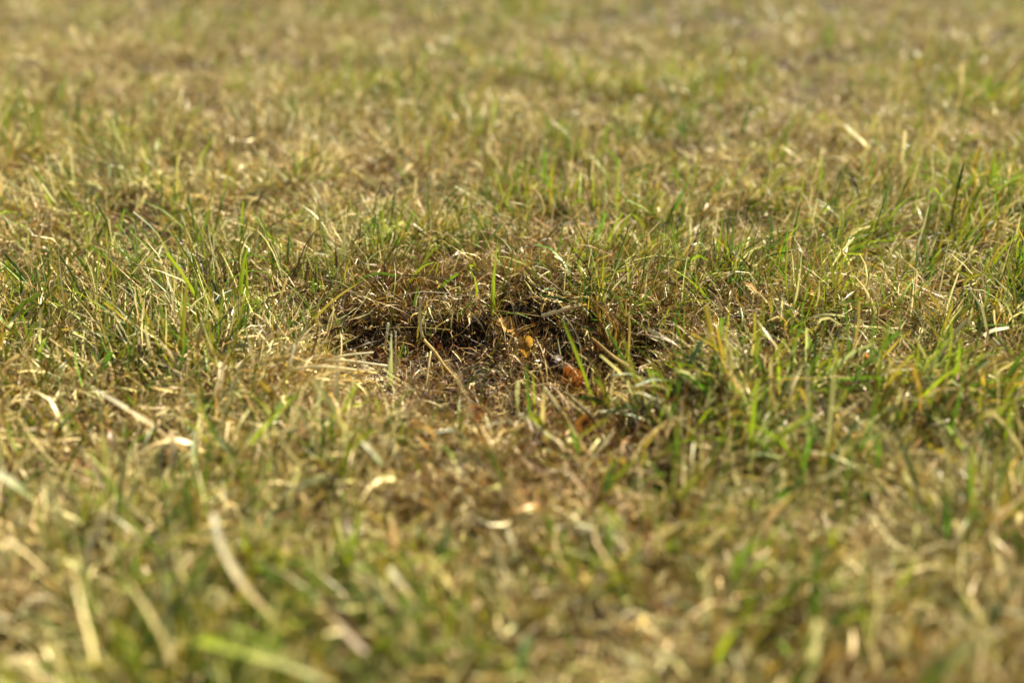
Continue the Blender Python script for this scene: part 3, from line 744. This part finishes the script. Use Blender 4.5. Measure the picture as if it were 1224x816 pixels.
straw('thin pale straw leaning left over the front of the hollow below the bent jointed straw', [(lie([(508, 470, .002), (512, 440, .008), (515, 420, .012)]), 2.4, 'tan', 'straw')])
straw('thin crooked tan straw hanging at the yellow leaf, on its left side', [(lie([(604, 462, .002), (611, 440, .007), (607, 418, .012), (613, 398, .016)]), 2.0, 'brown', 'tan')])
for lab, p, w, c0, c1 in [
    ('topmost pale straw of the heap on the left rim, rising to the right', [(372, 440, .008), (405, 426, .017), (446, 421, .014)], 3, 'straw', WHITE),
    ('long golden straw arched along the crest of the heap on the left rim', [(352, 445, .010), (400, 431, .018), (462, 437, .008)], 4.4, 'gold', WHITE),
    ('thick whitish straw in the middle of the heap on the left rim', [(336, 444, .013), (385, 438, .019), (450, 446, .009)], 4.8, WHITE, 'straw'),
    ('short golden straw at the left end of the straw heap', [(318, 432, .015), (345, 427, .019), (372, 434, .016)], 4.0, 'gold', 'straw'),
    ('lowest pale straw of the heap on the left rim, lying level', [(360, 458, .010), (410, 455, .014), (458, 457, .006)], 3.6, 'straw', 'gold'),
    ('whitish straw sloping down to the right out of the heap towards the hollow', [(410, 430, .017), (445, 441, .013), (478, 462, .004)], 3.2, WHITE, 'straw'),
    ('thin straw crossing steeply over the left end of the straw heap', [(334, 462, .012), (345, 440, .020), (352, 412, .026)], 2.8, 'straw', WHITE),
    ('thin golden straw crossing steeply over the right end of the straw heap', [(436, 462, .006), (428, 442, .014), (424, 418, .020)], 2.6, 'gold', 'straw')]:
    straw(lab, [(lie(p), w * .75, c0, c1)], group='straw heap on the left rim')

# --- fallen leaves and leaf scraps
def leaf(label, px, py, h, w_px, l_px, turn, pitch, curl, col, group=None, heart=False, stalk=True, name='dead_leaf', lobes=0.0, seed=0):
    g = np.random.default_rng(seed); at = G(px, py, h); s = px_size(at); nu, nv = 13, 9
    V = []; tint = []; al = []
    col = np.array(PAL[col] if isinstance(col, str) else col)
    for i in range(nu):
        t = i / (nu - 1); half = math.sin(math.pi * min(.97, .06 + .94 * t ** .8)) ** .75 * (1 + lobes * math.sin(t * 16 + seed))
        if heart: half = (1 - t) ** .75 * (1.1 if t > .1 else .95)
        for j in range(nv):
            q = j / (nv - 1) * 2 - 1
            x = q * half * w_px / 2; y = (t - .5) * l_px
            if heart and t < .2: y += -.22 * l_px * math.sin(abs(q) * math.pi) * (1 - t / .2)
            z = curl * w_px * (q * q) * .5 + .10 * w_px * math.sin(t * 5 + q * 2 + seed) + g.normal(0, .012) * w_px
            V.append((x * s, y * s, z * s)); vein = .82 + .3 * abs(math.sin((t * 7 + abs(q) * 2.0) * math.pi)) * (abs(q) > .08)
            tint.append(col * vein * (1 + .35 * (g.random() - .5))); al.append((q * .2 + seed, t + seed, 0))
    V = np.array(V); cz, sz, cx, sx = math.cos(turn), math.sin(turn), math.cos(pitch), math.sin(pitch)
    M = np.array([[cz, -sz, 0], [sz, cz, 0], [0, 0, 1]]) @ np.array([[1, 0, 0], [0, cx, -sx], [0, sx, cx]]); V = V @ M.T
    idx = np.arange(nu * nv).reshape(nu, nv)
    F = np.stack([idx[:-1, :-1], idx[:-1, 1:], idx[1:, 1:], idx[1:, :-1]], -1).reshape(-1, 4)
    r = root(name, at, label, 'leaf', group)
    put('leaf_blade', mesh_np('leaf_blade', V, F, M_LEAF, np.array(tint), np.array(al)), r)
    mid = V.reshape(nu, nv, 3)[:, nv // 2] + M @ np.array([0, 0, .0001])
    me = tube_mesh('midrib', list(mid[[0, 4, 8, 11]] + at), max(.9, w_px * .05), col * .7, col * .8, n=9, end=.4)
    child('midrib', me, r)
    if stalk:
        d = mid[0] - mid[2]; d /= np.linalg.norm(d)
        child('leaf_stalk', tube_mesh('leaf_stalk', list(np.array([mid[0], mid[0] + d * l_px * .22 * s, mid[0] + d * l_px * .45 * s + np.array([0, 0, .0006])]) + at), max(1.0, w_px * .07), col * .7, col * .5, n=7), r)
    return r
ORANGE = (.19, .064, .012); YEL = (.30, .17, .025)
leaf('crumpled orange-brown dead leaf glowing at the right front of the hollow', 679, 456, .006, 32, 36, .9, 1.0, .6, ORANGE, seed=3, lobes=.12)
leaf('small yellow heart-shaped leaf scrap standing in the middle of the hollow', 628, 417, .008, 20, 22, math.pi + .2, -1.35, .2, YEL, heart=True, stalk=False, seed=5, name='yellow_leaf')
leaf('flat dark brown leaf lying level just above the orange-brown leaf', 672, 431, .006, 34, 36, 1.3, .22, -.25, (.075, .036, .018), seed=8)
leaf('small rust brown leaf scrap beside the bend of the jointed straw', 521, 411, .003, 11, 16, .6, .9, .5, (.085, .028, .008), stalk=False, seed=11)
leaf('small orange leaf scrap at the right end of the straw heap', 454, 423, .003, 13, 17, 1.0, .6, .4, (.15, .055, .012), stalk=False, seed=13)
leaf('blurred orange leaf scrap on the near rim, left of the two tan stalks', 567, 494, .006, 20, 22, .7, .7, .5, ORANGE, stalk=False, seed=17)
leaf('blurred golden orange leaf scrap between the two tan stalks at their foot', 700, 508, .008, 22, 26, -.6, 1.0, .5, (.17, .075, .014), stalk=False, seed=19)
leaf('dull rust leaf scrap in the hollow, left below the yellow scrap', 592, 449, .001, 17, 20, 1.8, .5, .5, (.07, .026, .009), stalk=False, seed=23)
leaf('curled tan leaf scrap at the back of the hollow above the yellow scrap', 602, 391, .007, 28, 22, 1.5, .7, .6, (.28, .18, .06), stalk=False, seed=29)
leaf('small pale orange leaf scrap in the dry grass well right of the hollow', 1036, 433, .013, 14, 20, .3, 1.0, .4, (.26, .11, .03), stalk=False, seed=31)

# --- small stones in the hollow
for k, (px, py, r_, lab) in enumerate([(418, 418, 2.6, 'small pale stone on the sandy soil left in the hollow'), (640, 440, 4, 'small grey stone on the dark soil left of the dark brown leaf'), (540, 470, 5, 'small brown stone at the front of the hollow below the bent jointed straw')]):
    import bmesh
    bm = bmesh.new(); bmesh.ops.create_icosphere(bm, subdivisions=2, radius=1)
    at = G(px, py, .001); s = px_size(at) * r_
    for v in bm.verts: v.co = Vector((v.co.x * 1.3, v.co.y, v.co.z * .62)) * s * (1 + random.uniform(-.12, .12)) 
    me = bpy.data.meshes.new('stone'); bm.to_mesh(me); bm.free()
    a = me.attributes.new('tint', 'FLOAT_COLOR', 'POINT'); cc = [(.26, .24, .19), (.16, .145, .12), (.12, .085, .055)][k]
    a.data.foreach_set('color', np.tile(np.array([*cc, 1], np.float32), len(me.vertices)))
    me.materials.append(M_CRUMB)
    o = put('stone', me); o.location = [float(q) for q in at]; tag(o, lab, 'stone', 'stones in the hollow')
